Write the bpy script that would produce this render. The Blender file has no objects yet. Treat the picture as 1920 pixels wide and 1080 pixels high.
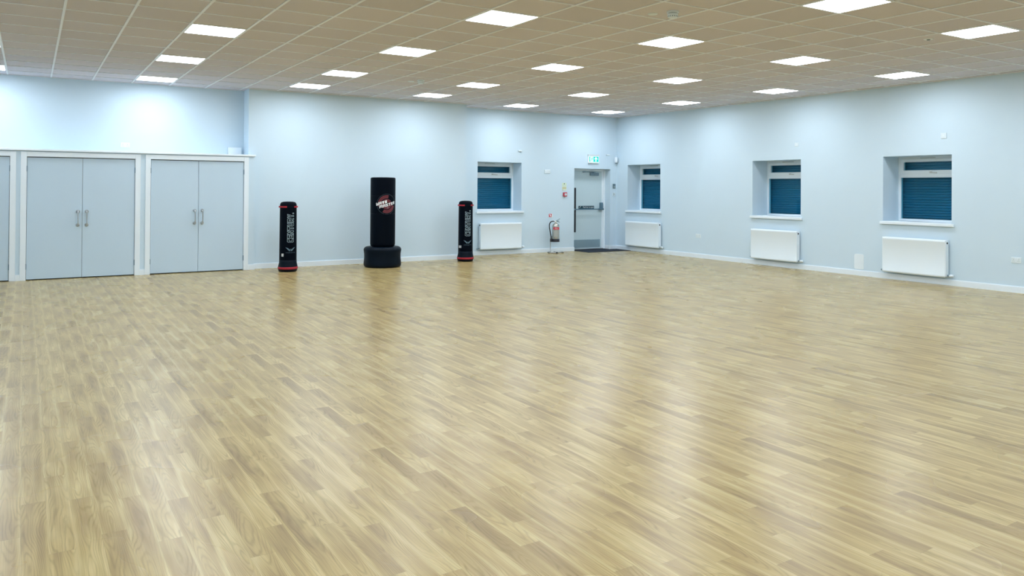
import bpy, bmesh, math, random
from mathutils import Vector, Matrix
random.seed(7)
S = bpy.context.scene
COL = S.collection
PI = math.pi
R = math.radians

# ------------------------------------------------------------------ camera
YAW, PITCH, ROLL = R(32.1331), R(0.4495), R(0.3824)
EYE = Vector((0, 0, 1.5146))
CEIL = 3.2920
cam_d = bpy.data.cameras.new('camera')
cam = bpy.data.objects.new('camera', cam_d)
COL.objects.link(cam)
S.camera = cam
cam_d.sensor_fit = 'HORIZONTAL'
cam_d.sensor_width = 36.0
cam_d.lens = 1457.42 / 1920 * 36.0
cam_d.shift_x = -(971.91 - 960) / 1920
cam_d.shift_y = (341.09 - 540) / 1920
cam_d.clip_start = 0.05
cam_d.clip_end = 100
fw = Vector((math.sin(YAW) * math.cos(PITCH), math.cos(YAW) * math.cos(PITCH), math.sin(PITCH)))
rt0 = Vector((math.cos(YAW), -math.sin(YAW), 0))
up0 = rt0.cross(fw)
rt = rt0 * math.cos(ROLL) + up0 * math.sin(ROLL)
up = up0 * math.cos(ROLL) - rt0 * math.sin(ROLL)
cam.matrix_world = Matrix(((rt.x, up.x, -fw.x, EYE.x), (rt.y, up.y, -fw.y, EYE.y), (rt.z, up.z, -fw.z, EYE.z), (0, 0, 0, 1)))

# ------------------------------------------------------------------ world, exposure, light strength
W = bpy.data.worlds.new('night')
S.world = W
W.use_nodes = True
W.node_tree.nodes['Background'].inputs[0].default_value = (0.01, 0.03, 0.06, 1)
W.node_tree.nodes['Background'].inputs[1].default_value = 0.3
S.view_settings.view_transform = 'Standard'
S.view_settings.look = 'None'
S.view_settings.gamma = 1
S.view_settings.use_curve_mapping = False
S.view_settings.exposure = 0.45
PANEL_POWER = 17.0
PANEL_COLOR = (0.92, 1.0, 1.10, 1)

# ------------------------------------------------------------------ material helpers
def mat(name, color, rough=0.5, metal=0.0, spec=0.5, bump=0.0, bscale=200, noise=0.0, nscale=3.0, coat=0.0):
    m = bpy.data.materials.new(name)
    m.use_nodes = True
    nt = m.node_tree
    b = nt.nodes['Principled BSDF']
    b.inputs['Roughness'].default_value = rough
    b.inputs['Metallic'].default_value = metal
    b.inputs['Specular IOR Level'].default_value = spec
    b.inputs['Coat Weight'].default_value = coat
    c = (*color, 1)
    b.inputs['Base Color'].default_value = c
    tc = nt.nodes.new('ShaderNodeTexCoord')
    n = nt.nodes.new('ShaderNodeTexNoise')
    n.inputs['Scale'].default_value = nscale
    n.inputs['Detail'].default_value = 4
    nt.links.new(tc.outputs['Object'], n.inputs['Vector'])
    mx = nt.nodes.new('ShaderNodeMix')
    mx.data_type = 'RGBA'
    k = 1 - noise
    mx.inputs['A'].default_value = (color[0] * k, color[1] * k, color[2] * k, 1)
    mx.inputs['B'].default_value = tuple(min(1, v * (1 + noise)) for v in color) + (1,)
    nt.links.new(n.outputs['Fac'], mx.inputs['Factor'])
    nt.links.new(mx.outputs['Result'], b.inputs['Base Color'])
    if bump:
        n2 = nt.nodes.new('ShaderNodeTexNoise')
        n2.inputs['Scale'].default_value = bscale
        nt.links.new(tc.outputs['Object'], n2.inputs['Vector'])
        bp = nt.nodes.new('ShaderNodeBump')
        bp.inputs['Strength'].default_value = bump
        bp.inputs['Distance'].default_value = 0.002
        nt.links.new(n2.outputs['Fac'], bp.inputs['Height'])
        nt.links.new(bp.outputs['Normal'], b.inputs['Normal'])
    return m

def emis(name, color, strength):
    m = bpy.data.materials.new(name)
    m.use_nodes = True
    nt = m.node_tree
    nt.nodes.clear()
    e = nt.nodes.new('ShaderNodeEmission')
    e.inputs[0].default_value = (*color[:3], 1)
    e.inputs[1].default_value = strength
    o = nt.nodes.new('ShaderNodeOutputMaterial')
    nt.links.new(e.outputs[0], o.inputs[0])
    return m

def M(nt, op, a, b=None, c=None):
    n = nt.nodes.new('ShaderNodeMath')
    n.operation = op
    for i, v in enumerate((a, b, c)):
        if v is None:
            continue
        if isinstance(v, (int, float)):
            n.inputs[i].default_value = v
        else:
            nt.links.new(v, n.inputs[i])
    return n.outputs[0]

def comb(nt, x, y, z):
    n = nt.nodes.new('ShaderNodeCombineXYZ')
    for i, v in enumerate((x, y, z)):
        if isinstance(v, (int, float)):
            n.inputs[i].default_value = v
        else:
            nt.links.new(v, n.inputs[i])
    return n.outputs[0]

def noise(nt, vec, scale=1, detail=2, rough=0.5, dist=0):
    n = nt.nodes.new('ShaderNodeTexNoise')
    n.inputs['Scale'].default_value = scale
    n.inputs['Detail'].default_value = detail
    n.inputs['Roughness'].default_value = rough
    n.inputs['Distortion'].default_value = dist
    nt.links.new(vec, n.inputs['Vector'])
    return n.outputs['Fac']

def ramp(nt, fac, stops, interp='LINEAR'):
    n = nt.nodes.new('ShaderNodeValToRGB')
    cr = n.color_ramp
    cr.interpolation = interp
    while len(cr.elements) < len(stops):
        cr.elements.new(0.5)
    for e, (p, c) in zip(cr.elements, stops):
        e.position = p
        e.color = (*c, 1) if len(c) == 3 else c
    nt.links.new(fac, n.inputs['Fac'])
    return n.outputs['Color']

def mixc(nt, f, a, b, mode='MIX'):
    n = nt.nodes.new('ShaderNodeMix')
    n.data_type = 'RGBA'
    n.blend_type = mode
    for k, v in (('Factor', f), ('A', a), ('B', b)):
        if isinstance(v, (int, float)):
            n.inputs[k].default_value = v
        elif isinstance(v, tuple):
            n.inputs[k].default_value = (*v, 1)
        else:
            nt.links.new(v, n.inputs[k])
    return n.outputs['Result']

def floor_material():
    m = bpy.data.materials.new('oak_strip_vinyl')
    m.use_nodes = True
    nt = m.node_tree
    b = nt.nodes['Principled BSDF']
    g = nt.nodes.new('ShaderNodeNewGeometry')
    sx = nt.nodes.new('ShaderNodeSeparateXYZ')
    nt.links.new(g.outputs['Position'], sx.inputs[0])
    a = R(0.3)
    ca, sa = math.cos(a), math.sin(a)
    u = M(nt, 'ADD', M(nt, 'MULTIPLY', sx.outputs[0], ca), M(nt, 'MULTIPLY', sx.outputs[1], sa))
    v = M(nt, 'SUBTRACT', M(nt, 'MULTIPLY', sx.outputs[1], ca), M(nt, 'MULTIPLY', sx.outputs[0], sa))
    cw, pl = 0.0991, 0.985
    us = M(nt, 'DIVIDE', M(nt, 'ADD', u, cw), cw)
    ci = M(nt, 'FLOOR', us)
    uu = M(nt, 'SUBTRACT', us, ci)
    cm = M(nt, 'FLOORED_MODULO', ci, 20.0)
    ph = [.03, .43, .78, .38, .876, .272, .67, .125, .815, .313, .568, .975, .46, .872, .35, .774, .156, .60, .308, .815]
    key = M(nt, 'DIVIDE', M(nt, 'ADD', cm, 0.5), 20.0)
    phase = ramp(nt, key, [(i / 20, (p, p, p)) for i, p in enumerate(ph)], 'CONSTANT')
    sep = nt.nodes.new('ShaderNodeSeparateColor')
    nt.links.new(phase, sep.inputs[0])
    vs = M(nt, 'SUBTRACT', M(nt, 'DIVIDE', v, pl), sep.outputs[0])
    fv = M(nt, 'FRACT', vs)
    seed = M(nt, 'MULTIPLY', cm, 3.71)
    wn = nt.nodes.new('ShaderNodeTexWhiteNoise')
    wn.noise_dimensions = '1D'
    nt.links.new(cm, wn.inputs['W'])
    colt = wn.outputs['Value']
    # broad tone inside each strip: heartwood patches, pale sapwood edges
    tone = noise(nt, comb(nt, M(nt, 'MULTIPLY', uu, 1.5), M(nt, 'MULTIPLY', fv, 1.8), seed), 1, 2, 0.5, 0.2)
    wg = nt.nodes.new('ShaderNodeTexWhiteNoise')
    wg.noise_dimensions = '1D'
    nt.links.new(M(nt, 'ADD', cm, 31.7), wg.inputs['W'])
    sapn = noise(nt, comb(nt, M(nt, 'MULTIPLY', cm, 7.3), M(nt, 'MULTIPLY', fv, 3.0), M(nt, 'GREATER_THAN', uu, 0.5)), 1, 1)
    sape = M(nt, 'ABSOLUTE', M(nt, 'MULTIPLY_ADD', uu, 2.0, -1.0))
    sap = M(nt, 'MINIMUM', M(nt, 'MAXIMUM', M(nt, 'MULTIPLY', M(nt, 'SUBTRACT', M(nt, 'ADD', sape, M(nt, 'MULTIPLY', sapn, 0.9)), 1.12), 4.0), 0.0), 1.0)
    sgn = M(nt, 'MULTIPLY_ADD', M(nt, 'GREATER_THAN', wg.outputs['Value'], 0.45), 2.0, -1.0)
    grad = M(nt, 'MULTIPLY', sgn, M(nt, 'SUBTRACT', fv, 0.5))
    tone2 = M(nt, 'ADD', M(nt, 'MULTIPLY', M(nt, 'SUBTRACT', tone, 0.5), 1.5), M(nt, 'ADD', M(nt, 'MULTIPLY', colt, 0.20), M(nt, 'MULTIPLY_ADD', grad, 0.36, M(nt, 'MULTIPLY_ADD', sap, 0.30, 0.37))))
    base = ramp(nt, tone2, [(0.05, (0.285, 0.200, 0.085)), (0.35, (0.360, 0.262, 0.108)), (0.62, (0.432, 0.328, 0.137)), (0.95, (0.53, 0.425, 0.200))])
    # cathedral growth rings: contour lines of a field stretched along the strip
    warp = noise(nt, comb(nt, M(nt, 'MULTIPLY', uu, 0.85), M(nt, 'MULTIPLY', fv, 1.15), M(nt, 'ADD', seed, 11.3)), 1, 1.6, 0.35, 0.0)
    wob = noise(nt, comb(nt, M(nt, 'MULTIPLY', uu, 5.0), M(nt, 'MULTIPLY', fv, 12.0), M(nt, 'ADD', seed, 5.3)), 1, 1.5, 0.5, 0.0)
    cu = M(nt, 'SUBTRACT', uu, M(nt, 'MULTIPLY_ADD', colt, 0.4, 0.3))
    off = M(nt, 'MULTIPLY', M(nt, 'MULTIPLY', cu, cu), 0.55)
    field = M(nt, 'ADD', M(nt, 'ADD', warp, off), M(nt, 'MULTIPLY', wob, 0.020))
    ringf = M(nt, 'SINE', M(nt, 'MULTIPLY', field, 135.0))
    ring = M(nt, 'POWER', M(nt, 'MULTIPLY_ADD', ringf, 0.5, 0.5), 3.0)
    rmask = noise(nt, comb(nt, M(nt, 'MULTIPLY', uu, 2.0), M(nt, 'MULTIPLY', fv, 3.0), M(nt, 'ADD', seed, 77.0)), 1, 1)
    ringa = M(nt, 'MULTIPLY', M(nt, 'SUBTRACT', ring, 0.30), M(nt, 'MULTIPLY_ADD', rmask, -0.55, 0.08))
    # fine straight grain and pores
    fine = noise(nt, comb(nt, M(nt, 'MULTIPLY', u, 190.0), M(nt, 'MULTIPLY', v, 2.5), 0), 1, 3, 0.6)
    streak = noise(nt, comb(nt, M(nt, 'MULTIPLY', uu, 13.0), M(nt, 'MULTIPLY', fv, 1.1), M(nt, 'ADD', seed, 40.0)), 1, 3, 0.6, 0.15)
    shade = M(nt, 'ADD', ringa, M(nt, 'ADD', M(nt, 'MULTIPLY', M(nt, 'SUBTRACT', fine, 0.5), 0.20), M(nt, 'MULTIPLY', M(nt, 'SUBTRACT', streak, 0.5), 0.50)))
    k = M(nt, 'ADD', shade, 1.0)
    kc = comb(nt, k, k, M(nt, 'SUBTRACT', M(nt, 'MULTIPLY', k, 1.15), 0.15))
    col = mixc(nt, 1.0, base, kc, 'MULTIPLY')
    e1 = M(nt, 'LESS_THAN', M(nt, 'MINIMUM', uu, M(nt, 'SUBTRACT', 1.0, uu)), 0.009)
    e2 = M(nt, 'LESS_THAN', M(nt, 'MINIMUM', fv, M(nt, 'SUBTRACT', 1.0, fv)), 0.0013)
    edge = M(nt, 'MULTIPLY', M(nt, 'MAXIMUM', M(nt, 'MULTIPLY', e1, 0.45), e2), 0.22)
    col = mixc(nt, edge, col, (0.12, 0.085, 0.045))
    nt.links.new(col, b.inputs['Base Color'])
    b.inputs['Roughness'].default_value = 0.28
    b.inputs['Specular IOR Level'].default_value = 0.32
    rr = noise(nt, comb(nt, M(nt, 'MULTIPLY', u, 1.3), M(nt, 'MULTIPLY', v, 0.9), 0), 1, 2)
    nt.links.new(M(nt, 'MULTIPLY_ADD', rr, 0.05, 0.25), b.inputs['Roughness'])
    return m

def tile_material():
    m = bpy.data.materials.new('mineral_fibre_tile')
    m.use_nodes = True
    nt = m.node_tree
    b = nt.nodes['Principled BSDF']
    g = nt.nodes.new('ShaderNodeNewGeometry')
    sx = nt.nodes.new('ShaderNodeSeparateXYZ')
    nt.links.new(g.outputs['Position'], sx.inputs[0])
    ix = M(nt, 'FLOOR', M(nt, 'DIVIDE', M(nt, 'SUBTRACT', sx.outputs[0], GX), 0.6))
    iy = M(nt, 'FLOOR', M(nt, 'DIVIDE', M(nt, 'SUBTRACT', sx.outputs[1], GY), 0.6))
    wn = nt.nodes.new('ShaderNodeTexWhiteNoise')
    wn.noise_dimensions = '3D'
    nt.links.new(comb(nt, ix, iy, 0), wn.inputs['Vector'])
    sp = noise(nt, g.outputs['Position'], 260, 2)
    f = M(nt, 'ADD', M(nt, 'MULTIPLY', wn.outputs['Value'], 0.6), M(nt, 'MULTIPLY', sp, 0.4))
    col = ramp(nt, f, [(0.0, TILE_A), (1.0, TILE_B)])
    nt.links.new(col, b.inputs['Base Color'])
    b.inputs['Roughness'].default_value = 0.9
    b.inputs['Specular IOR Level'].default_value = 0.15
    bp = nt.nodes.new('ShaderNodeBump')
    bp.inputs['Strength'].default_value = 0.3
    bp.inputs['Distance'].default_value = 0.002
    nt.links.new(sp, bp.inputs['Height'])
    nt.links.new(bp.outputs['Normal'], b.inputs['Normal'])
    return m

def glass_material():
    m = bpy.data.materials.new('double_glazing')
    m.use_nodes = True
    nt = m.node_tree
    nt.nodes.clear()
    o = nt.nodes.new('ShaderNodeOutputMaterial')
    t = nt.nodes.new('ShaderNodeBsdfTransparent')
    t.inputs[0].default_value = (0.62, 0.88, 0.94, 1)
    gl = nt.nodes.new('ShaderNodeBsdfGlossy')
    gl.inputs['Roughness'].default_value = 0.03
    gl.inputs[0].default_value = (0.75, 0.95, 1, 1)
    fr = nt.nodes.new('ShaderNodeLayerWeight')
    fr.inputs[0].default_value = 0.5
    fac = M(nt, 'MULTIPLY_ADD', M(nt, 'POWER', fr.outputs['Facing'], 5.0), 0.9, 0.022)
    mx = nt.nodes.new('ShaderNodeMixShader')
    nt.links.new(fac, mx.inputs[0])
    nt.links.new(t.outputs[0], mx.inputs[1])
    nt.links.new(gl.outputs[0], mx.inputs[2])
    nt.links.new(mx.outputs[0], o.inputs[0])
    return m

# ceiling grid origin (0.6 m tiles)
GX, GY = 1.4768, 9.1081
TILE_A, TILE_B = (0.605, 0.585, 0.63), (0.685, 0.66, 0.70)

m_wall = mat('wall_paint', (0.635, 0.78, 0.88), 0.7, spec=0.1, bump=0.05, bscale=300, noise=0.01)
m_reveal = m_wall
m_trim = mat('white_gloss_paint', (0.83, 0.925, 0.99), 0.35, noise=0.01)
m_cupboard = mat('grey_blue_laminate', (0.555, 0.705, 0.83), 0.42, noise=0.012, nscale=1.5)
m_floor = floor_material()
m_tile = tile_material()
m_tbar = mat('grid_white', (0.84, 0.88, 0.92), 0.4)
m_upvc = mat('white_upvc', (0.80, 0.90, 0.97), 0.3)
m_rad = mat('radiator_enamel', (0.82, 0.92, 0.98), 0.3, noise=0.005)
m_plastic = mat('white_plastic', (0.80, 0.90, 0.97), 0.35)
m_plate = mat('wall_plate_plastic', (0.74, 0.845, 0.90), 0.35)
m_greyp = mat('pale_grey_plastic', (0.62, 0.70, 0.74), 0.4)
m_dark = mat('dark_gap', (0.02, 0.04, 0.06), 0.8)
m_steel = mat('brushed_steel', (0.55, 0.57, 0.58), 0.28, metal=1, bump=0.05)
m_chrome = mat('chrome', (0.75, 0.78, 0.8), 0.12, metal=1)
m_hinge = mat('hinge_steel', (0.22, 0.33, 0.42), 0.4, metal=0.6)
m_glass = glass_material()
m_shutter = mat('blue_shutter_slat', (0.002, 0.150, 0.255), 0.5, noise=0.04)
m_vinyl = mat('black_vinyl', (0.0004, 0.0025, 0.007), 0.5, spec=0.06, bump=0.12, bscale=40, noise=0.1)
m_vinyl2 = mat('navy_black_plastic', (0.0006, 0.005, 0.012), 0.42, spec=0.12, bump=0.1, bscale=12)
m_red = mat('red_webbing', (0.38, 0.012, 0.028), 0.6)
m_logored = mat('logo_red_print', (0.12, 0.008, 0.018), 0.5)
m_logoedge = mat('logo_red_outline_print', (0.26, 0.07, 0.095), 0.5)
m_logogrey = mat('logo_grey_print', (0.055, 0.085, 0.10), 0.5)
m_print = mat('grey_white_print', (0.33, 0.45, 0.52), 0.5)
m_print2 = mat('dull_grey_print', (0.11, 0.19, 0.25), 0.5)
m_white = mat('white_print', (0.85, 0.9, 0.92), 0.5)
m_tagw = mat('white_tag_paper', (0.85, 0.88, 0.9), 0.6)
m_black = mat('black_rubber', (0.01, 0.012, 0.02), 0.5)
m_mat = mat('charcoal_entrance_matting', (0.006, 0.014, 0.028), 0.95, bump=0.6, bscale=250, noise=0.3, nscale=80)
m_door = mat('fire_door_paint', (0.58, 0.72, 0.77), 0.45, noise=0.01)
m_kick = mat('kick_plate_steel', (0.33, 0.46, 0.52), 0.4, metal=0.5)
m_closer = mat('closer_grey', (0.20, 0.29, 0.34), 0.35, metal=0.4)
m_bar = mat('push_bar_grey', (0.12, 0.22, 0.29), 0.35, metal=0.3)
m_sign = mat('dark_green_sign', (0.006, 0.05, 0.07), 0.4)
m_redp = mat('red_plastic', (0.50, 0.03, 0.06), 0.35)
m_redsign = mat('red_sign', (0.62, 0.06, 0.10), 0.5)
m_lum = mat('photoluminescent_card', (0.72, 0.85, 0.66), 0.5)
m_gold = mat('pale_yellow_print', (0.62, 0.62, 0.38), 0.5)
m_keyp = mat('keypad_grey', (0.10, 0.17, 0.20), 0.4)
m_ext = mat('polished_stainless', (0.60, 0.58, 0.52), 0.25, metal=1)
m_emit = emis('led_diffuser', PANEL_COLOR, PANEL_POWER)
m_exit = emis('exit_green_lit', (0.03, 0.58, 0.54), 1.0)
m_exitw = emis('exit_white_lit', (0.72, 1.0, 0.97), 1.1)

# ------------------------------------------------------------------ mesh helpers
def bx(bm, x0, x1, y0, y1, z0, z1, bev=0, seg=2):
    r = bmesh.ops.create_cube(bm, size=1)
    vs = r['verts']
    for v in vs:
        v.co = Vector((x0 + (v.co.x + .5) * (x1 - x0), y0 + (v.co.y + .5) * (y1 - y0), z0 + (v.co.z + .5) * (z1 - z0)))
    if bev:
        es = set(e for v in vs for e in v.link_edges)
        bmesh.ops.bevel(bm, geom=list(es), offset=bev, segments=seg, affect='EDGES', profile=0.5)
    return bm

def nb():
    return bmesh.new()

def box(*a, **k):
    return bx(nb(), *a, **k)

def lathe(bm, prof, n=48, c=(0, 0, 0), axis='Z', wob=None):
    rings = []
    for r, z in prof:
        ring = []
        for i in range(n):
            t = 2 * PI * i / n
            rr = r * (wob(t, z) if wob else 1)
            if axis == 'Z':
                p = Vector((c[0] + rr * math.cos(t), c[1] + rr * math.sin(t), c[2] + z))
            elif axis == 'Y':
                p = Vector((c[0] + rr * math.cos(t), c[1] + z, c[2] + rr * math.sin(t)))
            else:
                p = Vector((c[0] + z, c[1] + rr * math.cos(t), c[2] + rr * math.sin(t)))
            ring.append(bm.verts.new(p))
        rings.append(ring)
    for a, b in zip(rings, rings[1:]):
        for i in range(n):
            bm.faces.new((a[i], a[(i + 1) % n], b[(i + 1) % n], b[i]))
    bm.faces.new(rings[0][::-1])
    bm.faces.new(rings[-1])
    bmesh.ops.recalc_face_normals(bm, faces=bm.faces)
    return bm

def tube(bm, pts, r, n=10, closed=False):
    pts = [Vector(p) for p in pts]
    L = len(pts)
    rings = []
    prev = None
    for i, p in enumerate(pts):
        if closed:
            d = (pts[(i + 1) % L] - pts[i - 1]).normalized()
        else:
            d = (pts[min(i + 1, L - 1)] - pts[max(i - 1, 0)]).normalized()
        if prev is None:
            a = Vector((0, 0, 1)) if abs(d.z) < .9 else Vector((1, 0, 0))
            nrm = d.cross(a).normalized()
        else:
            nrm = (prev - d * prev.dot(d)).normalized()
        prev = nrm
        bn = d.cross(nrm)
        rings.append([bm.verts.new(p + (nrm * math.cos(2 * PI * k / n) + bn * math.sin(2 * PI * k / n)) * r) for k in range(n)])
    rng = range(L) if closed else range(L - 1)
    for i in rng:
        a, b = rings[i], rings[(i + 1) % L]
        for k in range(n):
            bm.faces.new((a[k], a[(k + 1) % n], b[(k + 1) % n], b[k]))
    if not closed:
        bm.faces.new(rings[0][::-1])
        bm.faces.new(rings[-1])
    bmesh.ops.recalc_face_normals(bm, faces=bm.faces)
    return bm

def smoothpath(pts, k=8):
    pts = [Vector(p) for p in pts]
    out = []
    for i in range(len(pts) - 1):
        p0, p1, p2, p3 = pts[max(i - 1, 0)], pts[i], pts[i + 1], pts[min(i + 2, len(pts) - 1)]
        for j in range(k):
            t = j / k
            out.append(0.5 * ((2 * p1) + (p2 - p0) * t + (2 * p0 - 5 * p1 + 4 * p2 - p3) * t * t + (3 * p1 - p0 - 3 * p2 + p3) * t ** 3))
    out.append(pts[-1])
    return out

def poly(bm, pts, y=0.0, th=0.0):
    """polygon in the xz plane, extruded towards -y"""
    f = [bm.verts.new((p[0], y, p[1])) for p in pts]
    face = bm.faces.new(f)
    if th:
        r = bmesh.ops.extrude_face_region(bm, geom=[face])
        for v in [g for g in r['geom'] if isinstance(g, bmesh.types.BMVert)]:
            v.co.y -= th
    bmesh.ops.recalc_face_normals(bm, faces=bm.faces)
    return bm

def obj(name, bm, m, parent=None, smooth=False, auto=None):
    me = bpy.data.meshes.new(name)
    if smooth:
        for f in bm.faces:
            f.smooth = True
    if auto:
        for e in bm.edges:
            if len(e.link_faces) == 2 and e.calc_face_angle(0) > R(auto):
                e.smooth = False
        for f in bm.faces:
            f.smooth = True
    bm.to_mesh(me)
    bm.free()
    me.materials.append(m)
    o = bpy.data.objects.new(name, me)
    COL.objects.link(o)
    if parent:
        o.parent = parent
    return o

def thing(name, label, cat, loc=(0, 0, 0), rz=0, group=None):
    o = bpy.data.objects.new(name, None)
    o.empty_display_size = 0.1
    COL.objects.link(o)
    o.location = loc
    o.rotation_euler = (0, 0, rz)
    o['label'] = label
    o['category'] = cat
    if group:
        o['group'] = group
    return o

def setting(name, loc=(0, 0, 0), rz=0):
    o = bpy.data.objects.new(name, None)
    COL.objects.link(o)
    o.location = loc
    o.rotation_euler = (0, 0, rz)
    o['kind'] = 'structure'
    return o

def struct(name, bm, m, parent=None, **k):
    o = obj(name, bm, m, parent, **k)
    if not parent:
        o['kind'] = 'structure'
    return o

def tag(o, label, cat, group=None):
    o['label'] = label
    o['category'] = cat
    if group:
        o['group'] = group
    return o

def dup(root, loc, rz, label, group=None):
    def cp(o, parent):
        c = o.copy()
        COL.objects.link(c)
        c.parent = parent
        for ch in o.children:
            cp(ch, c)
        return c
    r = cp(root, None)
    r.location = loc
    r.rotation_euler = (0, 0, rz)
    r['label'] = label
    if group:
        r['group'] = group
    return r

def text_bm(s, size=1.0, outline=0.0, shear=0.0, spacing=1.0, extrude=0.0):
    """text as bmesh in the xy plane, scaled so its box starts at 0,0; returns bm, w, h"""
    cu = bpy.data.curves.new('t', 'FONT')
    cu.body = s
    cu.size = size
    cu.shear = shear
    cu.space_character = spacing
    cu.resolution_u = 3
    if outline:
        cu.fill_mode = 'NONE'
        cu.bevel_depth = outline
        cu.bevel_resolution = 0
    else:
        cu.extrude = extrude
    o = bpy.data.objects.new('t', cu)
    COL.objects.link(o)
    bpy.context.view_layer.update()
    dg = bpy.context.evaluated_depsgraph_get()
    me = bpy.data.meshes.new_from_object(o.evaluated_get(dg))
    bm = nb()
    bm.from_mesh(me)
    bpy.data.meshes.remove(me)
    bpy.data.objects.remove(o)
    bpy.data.curves.remove(cu)
    xs = [v.co.x for v in bm.verts]
    ys = [v.co.y for v in bm.verts]
    x0, y0 = min(xs), min(ys)
    for v in bm.verts:
        v.co.x -= x0
        v.co.y -= y0
    return bm, max(xs) - x0, max(ys) - y0

def fit_text(s, w, h, **k):
    bm, tw, th = text_bm(s, **k)
    for v in bm.verts:
        v.co.x = (v.co.x / tw - .5) * w
        v.co.y = (v.co.y / th - .5) * h
    return bm

def flat_text(name, s, w, h, cx, y, cz, m, parent, th=0.0015, **k):
    """text standing in the xz plane facing -y"""
    bm = fit_text(s, w, h, extrude=0.01, **k)
    for v in bm.verts:
        v.co = Vector((cx + v.co.x, y - (th if v.co.z > 0 else 0), cz + v.co.y))
    return obj(name, bm, m, parent)

def wrap(bm, r, step=0.012, off=0.0015):
    """bend a flat xy decal (x = arc length, y = height) round a vertical cylinder of radius r, front at -y"""
    bmesh.ops.triangulate(bm, faces=bm.faces)
    xs = [v.co.x for v in bm.verts]
    x = min(xs) + step
    while x < max(xs):
        bmesh.ops.bisect_plane(bm, geom=bm.verts[:] + bm.edges[:] + bm.faces[:], plane_co=(x, 0, 0), plane_no=(1, 0, 0))
        x += step
    for v in bm.verts:
        rr = r + off + v.co.z
        a = v.co.x / r
        v.co = Vector((rr * math.sin(a), -rr * math.cos(a), v.co.y))
    return bm

BLOCK = {
    'C': (.82, [[(.8, 0), (.15, 0), (0, .15), (0, .85), (.15, 1), (.8, 1), (.8, .74), (.27, .74), (.27, .26), (.8, .26)]]),
    'E': (.82, [[(0, 0), (.8, 0), (.8, .25), (.27, .25), (.27, .38), (.72, .38), (.72, .62), (.27, .62), (.27, .75), (.8, .75), (.8, 1), (0, 1)]]),
    'N': (.88, [[(0, 0), (.26, 0), (.26, .55), (.60, 0), (.86, 0), (.86, 1), (.60, 1), (.60, .45), (.26, 1), (0, 1)]]),
    'T': (.84, [[(.28, 0), (.55, 0), (.55, .74), (.82, .74), (.82, 1), (0, 1), (0, .74), (.28, .74)]]),
    'U': (.85, [[(0, 1), (0, .15), (.15, 0), (.68, 0), (.83, .15), (.83, 1), (.56, 1), (.56, .26), (.27, .26), (.27, 1)]]),
    'R': (.88, [[(0, 0), (.27, 0), (.27, .32), (.40, .32), (.58, 0), (.88, 0), (.68, .36), (.83, .50), (.83, .85), (.68, 1), (0, 1)], [(.27, .56), (.56, .56), (.56, .76), (.27, .76)]]),
    'Y': (.85, [[(.29, 0), (.56, 0), (.56, .38), (.86, 1), (.57, 1), (.42, .64), (.28, 1), (-.02, 1), (.29, .38)]]),
    '.': (.22, [[(0, 0), (.2, 0), (.2, .2), (0, .2)]]),
    'W': (1.1, [[(0, 1), (0, 0), (1.1, 0), (1.1, 1), (.85, 1), (.85, .26), (.68, .26), (.68, .8), (.43, .8), (.43, .26), (.25, .26), (.25, 1)]]),
    'M': (1.1, [[(0, 0), (0, 1), (1.1, 1), (1.1, 0), (.85, 0), (.85, .74), (.68, .74), (.68, .15), (.43, .15), (.43, .74), (.25, .74), (.25, 0)]]),
    'A': (.83, [[(0, 0), (.25, 0), (.25, .3), (.58, .3), (.58, 0), (.83, 0), (.83, 1), (0, 1)], [(.25, .52), (.58, .52), (.58, .76), (.25, .76)]]),
    'V': (.86, [[(0, 1), (.28, 0), (.58, 0), (.86, 1), (.6, 1), (.43, .4), (.26, 1)]]),
    'S': (.83, [[(0, 0), (.83, 0), (.83, .6), (.27, .6), (.27, .75), (.83, .75), (.83, 1), (0, 1), (0, .4), (.56, .4), (.56, .25), (0, .25)]]),
}

def block_text(s_, w, h, outline=0.0, gap=.14, shear=0.0):
    """squared lettering centred on 0,0: filled, or drawn as outline ribbons of the given width"""
    tot = sum(BLOCK[c][0] + gap for c in s_) - gap
    bm = nb()
    x = 0
    for c in s_:
        cw, loops = BLOCK[c]
        L = [[(((x + px_) / tot - .5) * w + shear * (py_ - .5) * h, (py_ - .5) * h) for px_, py_ in l] for l in loops]
        if outline:
            for l in L:
                for p, q in zip(l, l[1:] + l[:1]):
                    d = Vector((q[0] - p[0], q[1] - p[1]))
                    if d.length < 1e-6:
                        continue
                    d.normalize()
                    nx, ny = -d.y * outline / 2, d.x * outline / 2
                    ex, ey = d.x * outline / 2, d.y * outline / 2
                    bm.faces.new([bm.verts.new((a, b, 0)) for a, b in ((p[0] - ex - nx, p[1] - ey - ny), (q[0] + ex - nx, q[1] + ey - ny), (q[0] + ex + nx, q[1] + ey + ny), (p[0] - ex + nx, p[1] - ey + ny))])
        elif len(L) == 1:
            bm.faces.new([bm.verts.new((a, b, 0)) for a, b in L[0]])
        else:
            es = []
            for l in L:
                vs = [bm.verts.new((a, b, 0)) for a, b in l]
                es += [bm.edges.new((a, b)) for a, b in zip(vs, vs[1:] + vs[:1])]
            bmesh.ops.triangle_fill(bm, edges=es, use_beauty=True, normal=(0, 0, 1))
        x += cw + gap
    return bm

def ringsec(bm, r0, r1, a0, a1, n=24, c=(0, 0), z=0.0):
    pr = []
    for i in range(n + 1):
        a = R(a0 + (a1 - a0) * i / n)
        pr.append((bm.verts.new((c[0] + r0 * math.cos(a), c[1] + r0 * math.sin(a), z)), bm.verts.new((c[0] + r1 * math.cos(a), c[1] + r1 * math.sin(a), z))))
    for (a, b), (c_, d) in zip(pr, pr[1:]):
        bm.faces.new((a, b, d, c_))
    return bm

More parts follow.
